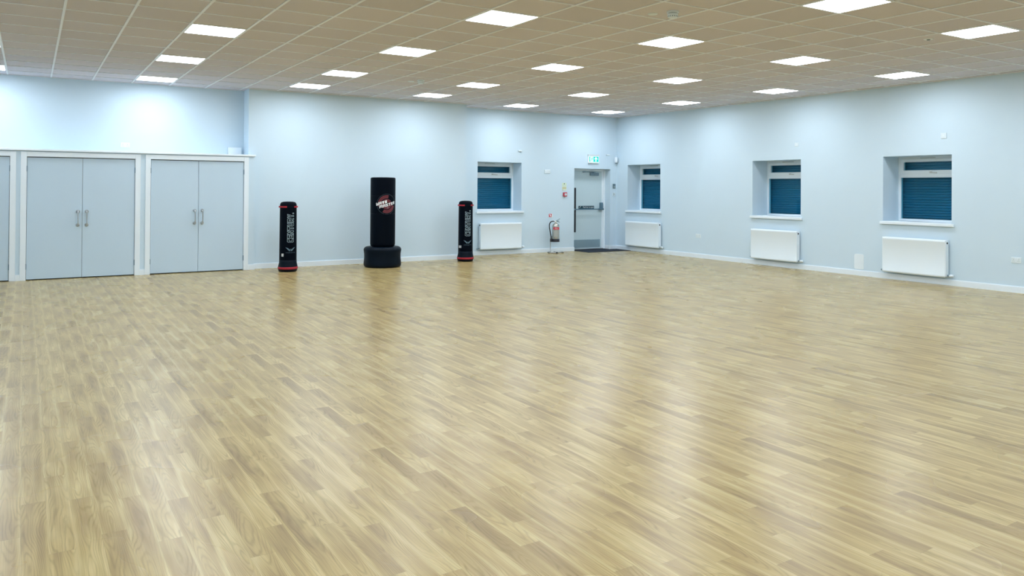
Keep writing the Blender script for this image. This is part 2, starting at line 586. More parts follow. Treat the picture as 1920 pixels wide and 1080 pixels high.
# ------------------------------------------------------------------ room shell
XL, XR = -2.90, 12.488
YF, YC, YB, YA, YU = -3.6, 15.228, 14.661, 14.537, 15.03
WT = 0.5
ZT = 3.31

def wall_with_holes(u0, u1, z0, z1, d0, d1, holes, axis):
    us = sorted({u0, u1, *[h[0] for h in holes], *[h[1] for h in holes]})
    zs = sorted({z0, z1, *[h[2] for h in holes], *[h[3] for h in holes]})
    bm = nb()
    for a, b in zip(us, us[1:]):
        for c, d in zip(zs, zs[1:]):
            mu, mz = (a + b) / 2, (c + d) / 2
            if any(h[0] < mu < h[1] and h[2] < mz < h[3] for h in holes):
                continue
            if axis == 'X':
                bx(bm, a, b, d0, d1, c, d)
            else:
                bx(bm, d0, d1, a, b, c, d)
    # drop the faces shared by neighbouring blocks
    bmesh.ops.remove_doubles(bm, verts=bm.verts, dist=1e-5)
    cen = {}
    for f in bm.faces:
        k = tuple(round(x, 4) for x in f.calc_center_median())
        cen.setdefault(k, []).append(f)
    kill = [f for l in cen.values() if len(l) > 1 for f in l]
    bmesh.ops.delete(bm, geom=kill, context='FACES_ONLY')
    bmesh.ops.recalc_face_normals(bm, faces=bm.faces)
    return bm

struct('floor', box(XL - .1, XR + WT, YF - .1, YC + WT, -0.1, 0), m_floor)
# ceiling tiles and its white T-bar grid
cl = struct('ceiling', box(XL - .1, XR + WT, YF - .1, YC + WT, CEIL + .008, CEIL + .06), m_tile)
bm = nb()
i = math.ceil((XL - GX) / .6)
while GX + .6 * i < XR - .02:
    x = GX + .6 * i
    bx(bm, x - .012, x + .012, YF, YC, CEIL, CEIL + .009)
    i += 1
j = math.ceil((YF - GY) / .6)
while GY + .6 * j < YC:
    y = GY + .6 * j
    bx(bm, XL, XR, y - .009, y + .009, CEIL + .0006, CEIL + .009)
    j += 1
obj('ceiling_grid', bm, m_tbar, cl)
bm = nb()
bx(bm, XR - .024, XR, YF, YC, CEIL - .002, CEIL + .007)
bx(bm, 7.888, XR, YC - .024, YC, CEIL - .002, CEIL + .007)
bx(bm, 3.375, 7.912, YB - .024, YB, CEIL - .002, CEIL + .007)
bx(bm, XL, 3.375, YU - .024, YU, CEIL - .002, CEIL + .007)
obj('wall_angle', bm, m_tbar, cl)

WIN = dict(w=1.165, z0=.99, z1=2.10)
w_c = (8.484, 9.652)
w_r = [(13.637, 14.814), (9.721, 10.894), (6.845, 8.027)]
DOOR = (11.163, 12.276)
struct('wall_back', wall_with_holes(7.888, XR + WT, 0, ZT, YC, YC + WT, [(*w_c, WIN['z0'], WIN['z1']), (*DOOR, 0, 2.0)], 'X'), m_wall)
struct('wall_right', wall_with_holes(YF, YC, 0, ZT, XR, XR + WT, [(a, b, WIN['z0'], WIN['z1']) for a, b in w_r], 'Y'), m_wall)
struct('wall_back_centre', box(3.375, 7.888, YB, YC + WT, 0, ZT), m_wall)
struct('wall_back_left', box(XL - .1, 3.375, YU, YC + WT, 0, ZT), m_wall)
struct('wall_left', box(XL - .2, XL, YF, YU, 0, ZT), m_wall)
struct('wall_front', box(XL, XR, YF - .2, YF, 0, ZT), m_wall)
# cupboard front partition, with openings for the doors
cup = [(-3.0, -3.0)]
cups = [(-1.813, -0.266), (-0.05, 1.502), (1.734, 3.276)]
struct('wall_cupboard_front', wall_with_holes(XL, 3.455, 0, 2.05, YA, YA + .10, [(a, b, 0, 1.962) for a, b in cups], 'X'), m_wall)
struct('wall_cupboard_side', box(3.375, 3.455, YA + .10, YB, 0, 2.05), m_wall)
# ledge above the cupboards
bm = nb()
bx(bm, XL, 3.472, YA - .035, YU, 2.052, 2.086, bev=.006)
struct('trim_1', bm, m_trim)

# skirting boards
SK = .097
def skirt(name, segs):
    bm = nb()
    for (x0, y0, x1, y1, nx, ny) in segs:
        t = .018
        xs = sorted((x0, x1, x0 + nx * t, x1 + nx * t))
        ys = sorted((y0, y1, y0 + ny * t, y1 + ny * t))
        bx(bm, xs[0], xs[-1], ys[0], ys[-1], 0, SK - .010)
        # bullnose top
        if nx:
            a, b = (x0, x0 + nx * .011)
            bx(bm, min(a, b), max(a, b), ys[0], ys[-1], SK - .010, SK)
        else:
            a, b = (y0, y0 + ny * .011)
            bx(bm, xs[0], xs[-1], min(a, b), max(a, b), SK - .010, SK)
    return struct(name, bm, m_trim)
skirt('baseboard_right', [(XR, YF, XR, YC, -1, 0)])
skirt('baseboard_back', [(7.888, YC, DOOR[0], YC, 0, -1), (DOOR[1], YC, XR, YC, 0, -1), (DOOR[1], YC, DOOR[1], 15.428, -1, 0), (DOOR[0], YC, DOOR[0], 15.428, 1, 0), (7.888, YB, 7.888, YC, 1, 0)])
skirt('baseboard_centre', [(3.455, YB, 7.888, YB, 0, -1)])
skirt('baseboard_cupboards', [(3.349, YA, 3.455, YA, 0, -1), (1.581, YA, 1.66, YA, 0, -1), (-0.186, YA, -0.115, YA, 0, -1), (XL, YA, -1.891, YA, 0, -1), (3.455, YA, 3.455, YB, 1, 0)])
skirt('baseboard_left', [(XL, YF, XL, YA, 1, 0)])

# ------------------------------------------------------------------ cupboards
def make_cupboard(a, b, label, label_group='double cupboards under the long ledge'):
    t = thing('built_in_cupboard', label, 'cupboard', ((a + b) / 2, YA, 0), 0, label_group)
    hw = (b - a) / 2
    fo, top = .078, 1.962
    bm = nb()
    # architrave with a stepped edge, and the lining behind it
    for s in (-1, 1):
        x0, x1 = sorted((s * hw, s * (hw + fo)))
        bx(bm, x0, x1, -.022, 0, 0, top + fo, bev=.003)
        x0, x1 = sorted((s * (hw - .004), s * (hw + .012)))
        bx(bm, x0, x1, -.012, .099, 0, top)
    bx(bm, -hw, hw, -.0215, 0, top, top + fo, bev=.003)
    bx(bm, -hw, hw, -.012, .099, top, top + .012)
    obj('frame', bm, m_trim, t)
    obj('threshold_gap_shade', box(-hw, hw, .05, .09, 0.0, .012), m_dark, t)  # near-black strip painted in for the shade under the doors
    obj('interior_panel', box(-hw + .005, hw - .005, .092, .098, .012, top), m_dark, t)
    for s in (-1, 1):
        x0, x1 = sorted((s * .0025, s * (hw - .009)))
        d = obj('cupboard_door', box(x0, x1, .004, .044, .016, top - .012, bev=.0015), m_cupboard, t)
        # pull handle: two conical posts on roses and a bar
        hx = s * .063
        bm = nb()
        for z in (.865, 1.085):
            lathe(bm, [(.0285, .004), (.0285, -.003), (.026, -.006)], 24, (hx, 0, z), 'Y')
            lathe(bm, [(.024, -.004), (.014, -.035), (.012, -.058)], 20, (hx, 0, z), 'Y')
        tube(bm, smoothpath([(hx, -.045, 1.085), (hx, -.056, 1.075), (hx, -.058, 1.05), (hx, -.058, .97), (hx, -.058, .90), (hx, -.056, .875), (hx, -.045, .865)], 4), .0095, 12)
        obj('handle', bm, m_steel, d, auto=40)
        for z in (.22, 1.77):
            bm = nb()
            lathe(bm, [(.008, -.045), (.008, .045)], 12, (s * (hw - .003), -.006, z))
            bx(bm, *sorted((s * (hw - .012), s * (hw - .002))), -.004, .004, z - .045, z + .045)
            obj('hinge', bm, m_hinge, d, auto=40)
    obj('ball_catch', box(-.10, .10, .002, .03, top - .011, top - .003), m_black, t)
    return t
make_cupboard(*cups[1], 'grey built-in double cupboard in the middle, between the cut-off cupboard and the right-end one')
make_cupboard(*cups[2], 'grey built-in double cupboard at the right end, beside the left punching bag')
make_cupboard(*cups[0], 'grey built-in cupboard cut off by the left edge of the photo')

# ------------------------------------------------------------------ windows
def make_window(n, loc, rz, w, depth):
    """origin: left end of the opening at floor level on the room face; +y goes into the wall"""
    t = setting('window_%d' % n, loc, rz)
    z0, z1 = .985, 2.10
    y0, y1 = depth, depth + .065
    bm = nb()
    bx(bm, 0, .045, y0, y1, z0, z1, bev=.004)
    bx(bm, w - .045, w, y0, y1, z0, z1, bev=.004)
    bx(bm, .045, w - .045, y0, y1, z0, 1.026, bev=.004)
    bx(bm, .045, w - .045, y0, y1, 2.060, z1, bev=.004)
    bx(bm, .045, w - .045, y0, y1, 1.740, 1.800, bev=.004)
    obj('window_frame', bm, m_upvc, t)
    # top-hung fanlight sash
    bm = nb()
    sx0, sx1, sz0, sz1 = .042, w - .042, 1.797, 2.062
    ya, yb = y0 - .014, y0 + .05
    bx(bm, sx0, sx0 + .056, ya, yb, sz0, sz1, bev=.005)
    bx(bm, sx1 - .056, sx1, ya, yb, sz0, sz1, bev=.005)
    bx(bm, sx0 + .05, sx1 - .05, ya, yb, sz0, 1.866, bev=.005)
    bx(bm, sx0 + .05, sx1 - .05, ya, yb, 2.010, sz1, bev=.005)
    s = obj('fanlight_sash', bm, m_upvc, t)
    obj('window_pane', box(sx0 + .05, sx1 - .05, y0 + .02, y0 + .026, 1.86, 2.014), m_glass, s)
    bm = nb()
    bx(bm, w / 2 - .018, w / 2 + .018, ya - .014, ya, 1.818, 1.842, bev=.003)
    tube(bm, smoothpath([(w / 2, ya - .012, 1.83), (w / 2 + .02, ya - .034, 1.828), (w / 2 + .06, ya - .038, 1.822), (w / 2 + .12, ya - .034, 1.82)], 4), .007, 8)
    obj('window_handle', bm, m_steel, s, auto=40)
    obj('window_pane', box(.04, w - .04, y0 + .02, y0 + .026, 1.02, 1.745), m_glass, t)
    bm = nb()
    bx(bm, .40, .66, y0 - .016, y0 + .002, 2.066, 2.086, bev=.003)
    bx(bm, .42, .64, y0 - .020, y0 - .014, 2.073, 2.079)
    obj('trickle_vent', bm, m_greyp, t)
    # roller shutter outside, curved slats
    bm = nb()
    z = .99
    while z < 2.08:
        prof = [(0, 0), (-.008, .005), (-.012, .016), (-.008, .031), (0, .041)]
        for (ay, az), (by, bz) in zip(prof, prof[1:]):
            vs = [bm.verts.new(p) for p in ((0.0, depth + .115 + ay, z + az), (w, depth + .115 + ay, z + az), (w, depth + .115 + by, z + bz), (0.0, depth + .115 + by, z + bz))]
            bm.faces.new(vs)
        vs = [bm.verts.new(p) for p in ((0.0, depth + .115, z + .041), (w, depth + .115, z + .041), (w, depth + .121, z + .0435), (0.0, depth + .121, z + .0435))]
        bm.faces.new(vs)
        vs = [bm.verts.new(p) for p in ((0.0, depth + .121, z + .0435), (w, depth + .121, z + .0435), (w, depth + .115, z + .046), (0.0, depth + .115, z + .046))]
        bm.faces.new(vs)
        z += .046
    bx(bm, 0, w, depth + .122, depth + .128, .98, 2.10)
    obj('roller_shutter', bm, m_shutter, t)
    # window board
    bm = nb()
    bx(bm, -.038, w + .05, -.045, 0, .938, .985, bev=.006)
    bx(bm, .001, w - .001, -.004, depth + .01, .975, .9905)
    obj('window_sill', bm, m_trim, t)
    return t
make_window(1, (w_c[0], YC, 0), 0, w_c[1] - w_c[0], .365)
for k, (a, b) in enumerate(w_r):
    make_window(k + 2, (XR, b, 0), -PI / 2, b - a, (.398, .439, .454)[k])

# ------------------------------------------------------------------ fire exit door
d1 = setting('door_1', ((DOOR[0] + DOOR[1]) / 2, 15.428, 0))
hw = (DOOR[1] - DOOR[0]) / 2
bm = nb()
for s in (-1, 1):
    x0, x1 = sorted((s * (hw - .085), s * (hw - .001)))
    bx(bm, x0, x1, .03, .12, 0, 1.999, bev=.003)
    x0, x1 = sorted((s * (hw - .040), s * (hw - .001)))
    bx(bm, x0, x1, 0, .04, 0, 1.999, bev=.003)
bx(bm, -hw + .08, hw - .08, .03, .12, 1.945, 1.999, bev=.003)
bx(bm, -hw + .035, hw - .035, 0, .04, 1.962, 1.998, bev=.003)
obj('door_frame', bm, m_trim, d1)
lw = hw - .078
leaf = obj('door_leaf', box(-lw, lw, .036, .08, .022, 1.945, bev=.002), m_door, d1)
obj('door_seal', box(-lw - .004, lw + .004, .082, .09, 0.022, 1.95), m_black, d1)
obj('threshold', box(-hw + .001, hw - .001, .02, .13, 0, .022, bev=.003), m_steel, d1)
o = obj('kick_plate', box(-lw + .02, lw - .055, .032, .036, .05, .245), m_kick, leaf)
o['label'] = 'dull steel kick plate'
bm = nb()
bx(bm, .085, .35, -.016, .036, 1.838, 1.905, bev=.006)
o = obj('door_closer', bm, m_closer, leaf)
bm = nb()
bx(bm, -.11, .24, -.008, .002, 1.918, 1.930)
bx(bm, .16, .19, -.008, .006, 1.90, 1.93)
bx(bm, -.13, -.07, .0, .034, 1.915, 1.935)
obj('closer_arm', bm, m_closer, o)
bm = nb()
tube(bm, [(-lw + .01, -.060, 1.0), (lw - .03, -.060, 1.0)], .0135, 14)
bx(bm, -lw + .005, -lw + .05, -.06, .036, .975, 1.025, bev=.005)
pb = obj('push_bar', bm, m_bar, leaf, auto=40)
bm = nb()
bx(bm, lw - .085, lw - .02, -.05, .036, 1.0, 1.165, bev=.014, seg=3)
bx(bm, lw - .105, lw - .01, -.068, .036, .978, 1.02, bev=.006)
obj('latch_housing', bm, m_bar, pb)
o = obj('finger_guard', box(-hw + .092, -hw + .215, .012, .036, .435, 1.530, bev=.004), m_black, leaf)
o['label'] = 'black vertical strip on the hinge side'
sg = obj('push_bar_sign', box(-.250, .232, .031, .036, 1.010, 1.082), m_sign, leaf)
flat_text('sign_lettering', 'Push bar to open', .33, .050, .052, .031, 1.044, m_white, sg)
bm = nb()
poly(bm, [(-.232, 1.030), (-.222, 1.030), (-.178, 1.070), (-.186, 1.074)], .031, .001)
poly(bm, [(-.186, 1.074), (-.205, 1.068), (-.200, 1.062), (-.178, 1.066)], .031, .001)
obj('sign_arrow', bm, m_white, sg)

# entrance matting, running into the doorway
bm = nb()
bx(bm, 11.178, XR - .022, 14.655, 15.209, 0, .007)
bx(bm, DOOR[0] + .022, DOOR[1] - .022, 15.209, 15.423, 0, .007)
tag(obj('entrance_mat', bm, m_mat), 'charcoal entrance mat on the floor in front of the fire exit door', 'mat')

# ------------------------------------------------------------------ radiators
def make_radiator(loc, rz, w, label, vent_left):
    """origin on the wall face below the centre; front towards -y"""
    t = thing('radiator', label, 'radiator', loc, rz, 'white panel radiators under the windows')
    z0, z1 = .130, .722
    h = w / 2
    # front panel: flat face with rolled top and bottom edges
    prof = [(-.098, z0 + .006), (-.108, z0), (-.116, z0 + .008), (-.117, z0 + .03), (-.111, z0 + .045), (-.111, z1 - .05), (-.117, z1 - .035), (-.116, z1 - .008), (-.108, z1 - .001), (-.098, z1 - .006)]
    bm = nb()
    a = [bm.verts.new((-h + .012, y, z)) for y, z in prof]
    b = [bm.verts.new((h - .012, y, z)) for y, z in prof]
    for i in range(len(prof)):
        k = (i + 1) % len(prof)
        bm.faces.new((a[i], b[i], b[k], a[k]))
    bm.faces.new(a)
    bm.faces.new(b[::-1])
    bmesh.ops.recalc_face_normals(bm, faces=bm.faces)
    obj('front_panel', bm, m_rad, t, auto=50)
    bm = nb()
    bx(bm, -h + .012, h - .012, -.040, -.030, z0 + .005, z1 - .006, bev=.003)
    obj('rear_panel', bm, m_rad, t)
    bm = nb()
    n = int(w / .04)
    for i in range(n):
        x = -h + .03 + i * (w - .06) / (n - 1)
        bx(bm, x - .008, x + .008, -.098, -.040, z0 + .05, z1 - .05)
    obj('convector_fins', bm, m_rad, t)
    # top grille with slots
    bm = nb()
    bx(bm, -h, h, -.100, -.092, z1 - .012, z1 + .002, bev=.002)
    bx(bm, -h, h, -.040, -.032, z1 - .012, z1 + .002, bev=.002)
    n = int(w / .022)
    for i in range(n):
        x = -h + .012 + i * (w - .024) / (n - 1)
        bx(bm, x - .005, x + .005, -.092, -.040, z1 - .008, z1)
    obj('top_grille', bm, m_rad, t)
    for s in (-1, 1):
        bm = nb()
        x0, x1 = sorted((s * h, s * (h - .012)))
        bx(bm, x0, x1, -.110, -.030, z0 + .012, z1, bev=.004)
        sp = obj('side_panel', bm, m_rad, t)
        if (s < 0) == vent_left:
            bm = nb()
            lathe(bm, [(.016, 0), (.016, .006), (.010, .010)] if s > 0 else [(.010, -.010), (.016, -.006), (.016, 0)], 16, (s * h, -.075, z1 - .045), 'X')
            o = obj('air_vent', bm, m_black, sp)
            o['label'] = 'dark air vent plug'
    # brackets to the wall
    for x in (-h * .7, h * .7):
        obj('wall_bracket', box(x - .02, x + .02, -.031, 0, z0 + .04, z1 - .04), m_rad, t)
    # thermostatic valve at the right, lockshield at the left
    bm = nb()
    tube(bm, smoothpath([(h - .004, -.062, z0 + .030), (h + .03, -.062, z0 + .028), (h + .045, -.045, z0 + .02), (h + .045, 0.0, z0 + .018)], 5), .011, 10)
    lathe(bm, [(.015, 0), (.015, .03)], 14, (h, -.062, z0 + .03), 'X')
    v = obj('valve', bm, m_closer, t, auto=40)
    bm = nb()
    lathe(bm, [(.016, .030), (.022, .036), (.024, .055), (.024, .085), (.020, .094), (.012, .097)], 18, (h, -.062, z0 + .03), 'X')
    o = obj('thermostatic_head', bm, m_plastic, v, smooth=True)
    bm = nb()
    tube(bm, smoothpath([(-h + .004, -.062, z0 + .028), (-h - .03, -.062, z0 + .024), (-h - .04, -.045, z0 + .018), (-h - .04, 0.0, z0 + .016)], 5), .010, 10)
    lathe(bm, [(.014, -.045), (.014, -.005)], 12, (-h, -.062, z0 + .028), 'X')
    obj('lockshield', bm, m_closer, t, auto=40)
    return t
make_radiator((9.056, YC, 0), 0, 1.088, 'white panel radiator under the window on the back wall', True)
make_radiator((XR, 14.166, 0), -PI / 2, 1.195, 'white panel radiator on the right wall nearest the room corner', False)
make_radiator((XR, 10.279, 0), -PI / 2, 1.125, 'white panel radiator under the middle window of the right wall', False)
make_radiator((XR, 7.422, 0), -PI / 2, 1.095, 'largest-looking white panel radiator, under the rightmost window in the photo', False)

# ------------------------------------------------------------------ wall fittings
def socket(loc, rz, label, sw=.146, cat='socket', name='double_socket', double=True, group='white wall sockets'):
    t = thing(name, label, cat, loc, rz, group)
    obj('face_plate', box(-sw / 2, sw / 2, -.011, 0, -.043, .043, bev=.004), m_plate, t)
    if double:
        for s in (-1, 1):
            bm = nb()
            cx = s * .037
            bx(bm, cx - .003, cx + .003, -.0118, -.0108, .002, .012)
            bx(bm, cx - .014, cx - .006, -.0118, -.0108, -.020, -.015)
            bx(bm, cx + .006, cx + .014, -.0118, -.0108, -.020, -.015)
            obj('pin_slots', bm, m_closer, t)
        for s in (-1, 1):
            obj('rocker_switch', box(s * .014 - .006, s * .014 + .006, -.0145, -.010, .012, .030, bev=.001), m_plastic, t)
    return t
socket((1.387, YU, 2.213), 0, 'white double socket on the wall above the cupboard ledge', .148)
socket((XR, 12.401, .487), -PI / 2, 'white double socket low on the right wall between the first two radiators', .15)
socket((XR, 5.877, .486), -PI / 2, 'white double socket low on the right wall at the photo\'s right edge', .14)

def plate(name, loc, rz, w, h, d, label, cat, m=m_plate, bev=.004, detail=None):
    t = thing(name, label, cat, loc, rz)
    p = obj('face_plate', box(-w / 2, w / 2, -d, 0, -h / 2, h / 2, bev=bev), m, t)
    if detail:
        detail(t, w, h, d)
    return t
def rocker(t, w, h, d):
    obj('rocker_switch', box(-.013, .013, -d - .005, -d + .001, -.02, .02, bev=.002), m_plastic, t)
plate('blank_plate', (10.366, YC, 1.910), 0, .165, .090, .014, 'white double blanking plate on the back wall between window and door', 'wall plate',
      detail=lambda t, w, h, d: [obj('screw_cap', box(x - .003, x + .003, -d - .001, -d, -.003, .003), m_closer, t) for x in (-.057, .057)])
plate('wall_clip', (9.593, YC, 2.378), 0, .092, .036, .030, 'small white bracket high above the back wall window', 'bracket',
      detail=lambda t, w, h, d: obj('hook', box(-.03, .03, -d - .008, -d, -.018, -.008, bev=.002), m_plate, t))
plate('wall_clip', (12.189, YC, 2.355), 0, .10, .028, .030, 'small white bracket to the right of the exit sign', 'bracket',
      detail=lambda t, w, h, d: obj('hook', box(-.03, .03, -d - .008, -d, -.014, -.006, bev=.002), m_plate, t))
plate('wall_switch', (XR, 9.814, 2.385), -PI / 2, .088, .070, .012, 'small white switch plate high above the middle right-wall window', 'switch', detail=rocker)
plate('wall_switch', (XR, 6.971, 2.405), -PI / 2, .092, .092, .012, 'small white switch plate high above the rightmost window', 'switch', detail=rocker)

def keypad_detail(t, w, h, d):
    obj('display', box(-.024, .010, -d - .002, -d, .010, .040), m_closer, t)
    bm = nb()
    for i in range(3):
        for k in range(3):
            bx(bm, -.022 + i * .016, -.012 + i * .016, -d - .002, -d, -.040 + k * .015, -.031 + k * .015)
    obj('keys', bm, m_greyp, t)
plate('entry_keypad', (12.392, YC, 1.578), 0, .072, .112, .022, 'dark grey keypad on the wall right of the fire exit door', 'keypad', m_keyp, detail=keypad_detail)
def knob(t, w, h, d):
    bm = nb()
    lathe(bm, [(.020, -d), (.020, -d - .008), (.016, -d - .011)], 20, (0, 0, .006), 'Y')
    obj('knob', bm, m_greyp, t, auto=40)
    obj('dark_strip', box(-.026, -.018, -d - .001, -d, -.03, .03), m_closer, t)  # narrow dark grey strip on the left of the plate face
plate('door_release', (12.392, YC, 1.372), 0, .078, .088, .020, 'small white push button plate below the dark keypad', 'switch', m_plate, detail=knob)

# panel box on the ledge
t = thing('alarm_box', 'flat white box on the recessed wall at the right end of the ledge', 'alarm box', (3.205, YU, 2.150))
obj('casing', box(-.122, .122, -.055, 0, -.060, .085, bev=.008, seg=3), m_plate, t)
obj('cover', box(-.108, .108, -.058, -.054, -.046, .071, bev=.0015), m_rad, t)
bm = nb()
bx(bm, -.004, .004, -.060, -.057, -.012, .032)
obj('indicator', bm, m_white, t)

# access plate low on the right wall
bm = nb()
bx(bm, -.093, .093, -.008, 0, -.135, .135)
vert = [e for e in bm.edges if abs(e.verts[0].co.y - e.verts[1].co.y) > .005]
bmesh.ops.bevel(bm, geom=vert, offset=.030, segments=5, affect='EDGES', profile=.5)
o = obj('access_panel', bm, m_rad, None)
o.location = (XR, 8.479, .247)
o.rotation_euler = (0, 0, -PI / 2)
tag(o, 'white round-cornered access plate low on right wall beside the rightmost radiator', 'wall plate')

# motion sensor in the corner
t = thing('motion_sensor', 'small white motion sensor high in the corner right of the door', 'sensor', (12.425, YC, 2.225), 0)
bm = nb()
lathe(bm, [(.020, -.075), (.036, -.060), (.043, -.02), (.044, .03), (.038, .065), (.022, .080)], 24, (0, -.040, 0))
obj('sensor_body', bm, m_plastic, t, smooth=True)
bm = nb()
lathe(bm, [(.010, -.082), (.024, -.078), (.032, -.062)], 20, (0, -.045, 0))
obj('lens', bm, m_closer, t, smooth=True)
obj('mounting_bracket', box(-.02, .02, -.02, 0, -.04, .05), m_plastic, t)

# exit sign
t = thing('exit_sign', 'lit green and white exit sign with running figure and up arrow above the door', 'exit sign', (11.725, YC, 2.245))
obj('housing', box(-.165, .165, -.050, 0, .062, .110, bev=.006), m_greyp, t)
obj('rear_housing', box(-.160, .160, -.032, 0, -.112, .062, bev=.004), m_plastic, t)
obj('lit_border', box(-.158, .158, -.042, -.032, -.092, .062), m_exitw, t)
gp = obj('green_panel', box(-.140, .146, -.045, -.042, -.078, .052), m_exit, t)
bm = nb()
bx(bm, -.112, -.020, -.047, -.045, -.072, .048)
obj('doorway_symbol', bm, m_exitw, gp)
bm = nb()
lathe(bm, [(.010, -.048), (.010, -.047)], 14, (-.058, 0, .030), 'Y')
poly(bm, [(-.070, .018), (-.050, .020), (-.052, -.014), (-.070, -.014)], -.0472, .001)
poly(bm, [(-.056, .018), (-.046, .018), (-.030, .000), (-.037, -.004)], -.0472, .001)
poly(bm, [(-.070, .016), (-.066, .006), (-.086, -.006), (-.090, .002)], -.0472, .001)
poly(bm, [(-.066, -.012), (-.052, -.012), (-.038, -.034), (-.048, -.040)], -.0472, .001)
poly(bm, [(-.048, -.040), (-.038, -.034), (-.046, -.064), (-.056, -.064)], -.0472, .001)
poly(bm, [(-.070, -.012), (-.058, -.014), (-.076, -.044), (-.086, -.036)], -.0472, .001)
poly(bm, [(-.086, -.036), (-.080, -.046), (-.104, -.054), (-.106, -.044)], -.0472, .001)
obj('running_figure', bm, m_exit, gp)
bm = nb()
poly(bm, [(.062, .044), (.110, .000), (.110, -.020), (.076, .008), (.076, -.066), (.048, -.066), (.048, .008), (.014, -.020), (.014, .000)], -.045, .002)
obj('arrow_symbol', bm, m_exitw, gp)

# fire action card, call point, extinguisher sign
t = thing('fire_action_notice', 'pale green and yellow notice card above the red call point', 'notice', (10.867, YC, 1.551))
cd = obj('card', box(-.062, .062, -.004, 0, -.092, .092), m_lum, t)
bm = nb()
lathe(bm, [(.013, -.006), (.013, -.004)], 16, (0, 0, .072), 'Y')
obj('round_symbol', bm, m_sign, cd)
obj('yellow_band', box(-.056, .056, -.0055, -.004, -.050, -.008), m_gold, cd)
bm = nb()
for k in range(4):
    bx(bm, -.045, .045, -.0055, -.004, .040 - k * .012, .044 - k * .012)
obj('text_lines', bm, m_greyp, cd)
obj('footer_line', box(-.030, .050, -.0055, -.004, -.080, -.070), m_greyp, cd)
bx_ = obj('lower_mark', box(-.054, -.036, -.0055, -.004, -.086, -.070), m_closer, cd)

t = thing('fire_call_point', 'red break-glass fire alarm call point beside the door', 'call point', (10.879, YC, 1.368))
obj('casing', box(-.050, .050, -.042, 0, -.050, .050, bev=.006), m_redp, t)
obj('glass_window', box(-.026, .036, -.045, -.041, -.024, .024, bev=.0015), m_white, t)
bm = nb()
lathe(bm, [(.008, -.047), (.008, -.045)], 14, (.005, 0, 0), 'Y')
bx(bm, -.018, -.006, -.047, -.045, -.003, .003)
bx(bm, .016, .028, -.047, -.045, -.003, .003)
obj('press_mark', bm, m_closer, t)
obj('test_key_flap', box(-.016, .016, -.035, -.005, -.068, -.050, bev=.002), m_greyp, t)

t = thing('extinguisher_sign', 'small red and white sign on the wall above the fire extinguisher', 'sign', (10.474, YC, .868))
obj('sign_plate', box(-.055, .055, -.004, 0, -.043, .043), m_white, t)
bm = nb()
bx(bm, -.050, .030, -.0055, -.004, -.038, .038)
o = obj('red_field', bm, m_redsign, t)
bm = nb()
poly(bm, [(-.030, .026), (-.006, .026), (.010, -.006), (.010, -.030), (-.004, -.030), (-.018, .002), (-.030, .010)], -.0055, .0008)
obj('pictogram', bm, m_white, o)

# ------------------------------------------------------------------ fire extinguisher on its stand
EX = (10.432, 14.949)
t = thing('extinguisher_stand', 'chrome tube stand with looped base holding the fire extinguisher', 'stand', (EX[0], EX[1], 0), R(-20))
bm = nb()
loop = []
for k in range(40):
    a = 2 * PI * k / 40
    loop.append((.175 * math.copysign(abs(math.cos(a)) ** .8, math.cos(a)), .115 * math.copysign(abs(math.sin(a)) ** .8, math.sin(a)), .022))
tube(bm, loop, .011, 10, closed=True)
obj('base_loop', bm, m_steel, t, smooth=True)
bm = nb()
tube(bm, smoothpath([(-.03, -.108, .024), (-.085, -.06, .026), (-.108, .0, .045), (-.116, .03, .10), (-.118, .045, .20), (-.118, .05, .34)], 6), .012, 10)
obj('upright_tube', bm, m_steel, t, smooth=True)
for (x, y) in ((-.165, 0), (.165, 0), (0, -.115), (0, .115)):
    bm = nb()
    lathe(bm, [(.026, 0), (.028, .004), (.027, .020), (.020, .030)], 14, (x, y, 0))
    o = obj('rubber_foot', bm, m_black, t, smooth=True)
bm = nb()
lathe(bm, [(.090, .262), (.094, .264), (.094, .270)], 32, (0, 0, 0))
bx(bm, -.125, -.085, -.02, .065, .262, .330, bev=.006)
obj('cradle', bm, m_black, t, auto=40)

t = thing('fire_extinguisher', 'stainless steel fire extinguisher with red band and black hose, on chrome stand', 'fire extinguisher', (EX[0], EX[1], .271), R(-32))
bm = nb()
lathe(bm, [(.060, .03), (.084, .035), (.084, .350), (.081, .378), (.070, .400), (.050, .418), (.030, .426), (.022, .430)], 40)
obj('cylinder_body', bm, m_ext, t, auto=50)
bm = nb()
lathe(bm, [(.084, 0), (.089, .004), (.089, .058), (.085, .062)], 40)
o = obj('base_skirt', bm, m_black, t, auto=50)
bm = nb()
for k in range(25):
    pass
def band(r, z0, z1, a0, a1, n=24):
    b = nb()
    pr = []
    for i in range(n + 1):
        a = R(a0 + (a1 - a0) * i / n)
        pr.append((b.verts.new((r * math.sin(a), -r * math.cos(a), z0)), b.verts.new((r * math.sin(a), -r * math.cos(a), z1))))
    for (p, q), (s_, u_) in zip(pr, pr[1:]):
        b.faces.new((p, s_, u_, q))
    return b
bm.free()
lb = obj('red_label', band(.0850, .278, .335, -40, 75), m_redsign, t, smooth=True)
lb['label'] = 'red label band'
bm = fit_text('Water', .075, .026)
bm = wrap(bm, .0852, .01)
for v in bm.verts:
    a_ = R(14)
    v.co = Vector((v.co.x * math.cos(a_) - v.co.y * math.sin(a_), v.co.x * math.sin(a_) + v.co.y * math.cos(a_), v.co.z + .306))
obj('lettering', bm, m_white, lb)
lb.rotation_euler = (0, 0, R(-5))
bm = band(.0850, .110, .262, -30, 60)
o = obj('instruction_label', bm, mat('pale_grey_label', (0.40, 0.42, 0.40), 0.4), t, smooth=True)
bm = nb()
lathe(bm, [(.024, .425), (.026, .430), (.026, .452), (.018, .456), (.018, .485), (.012, .49)], 20)
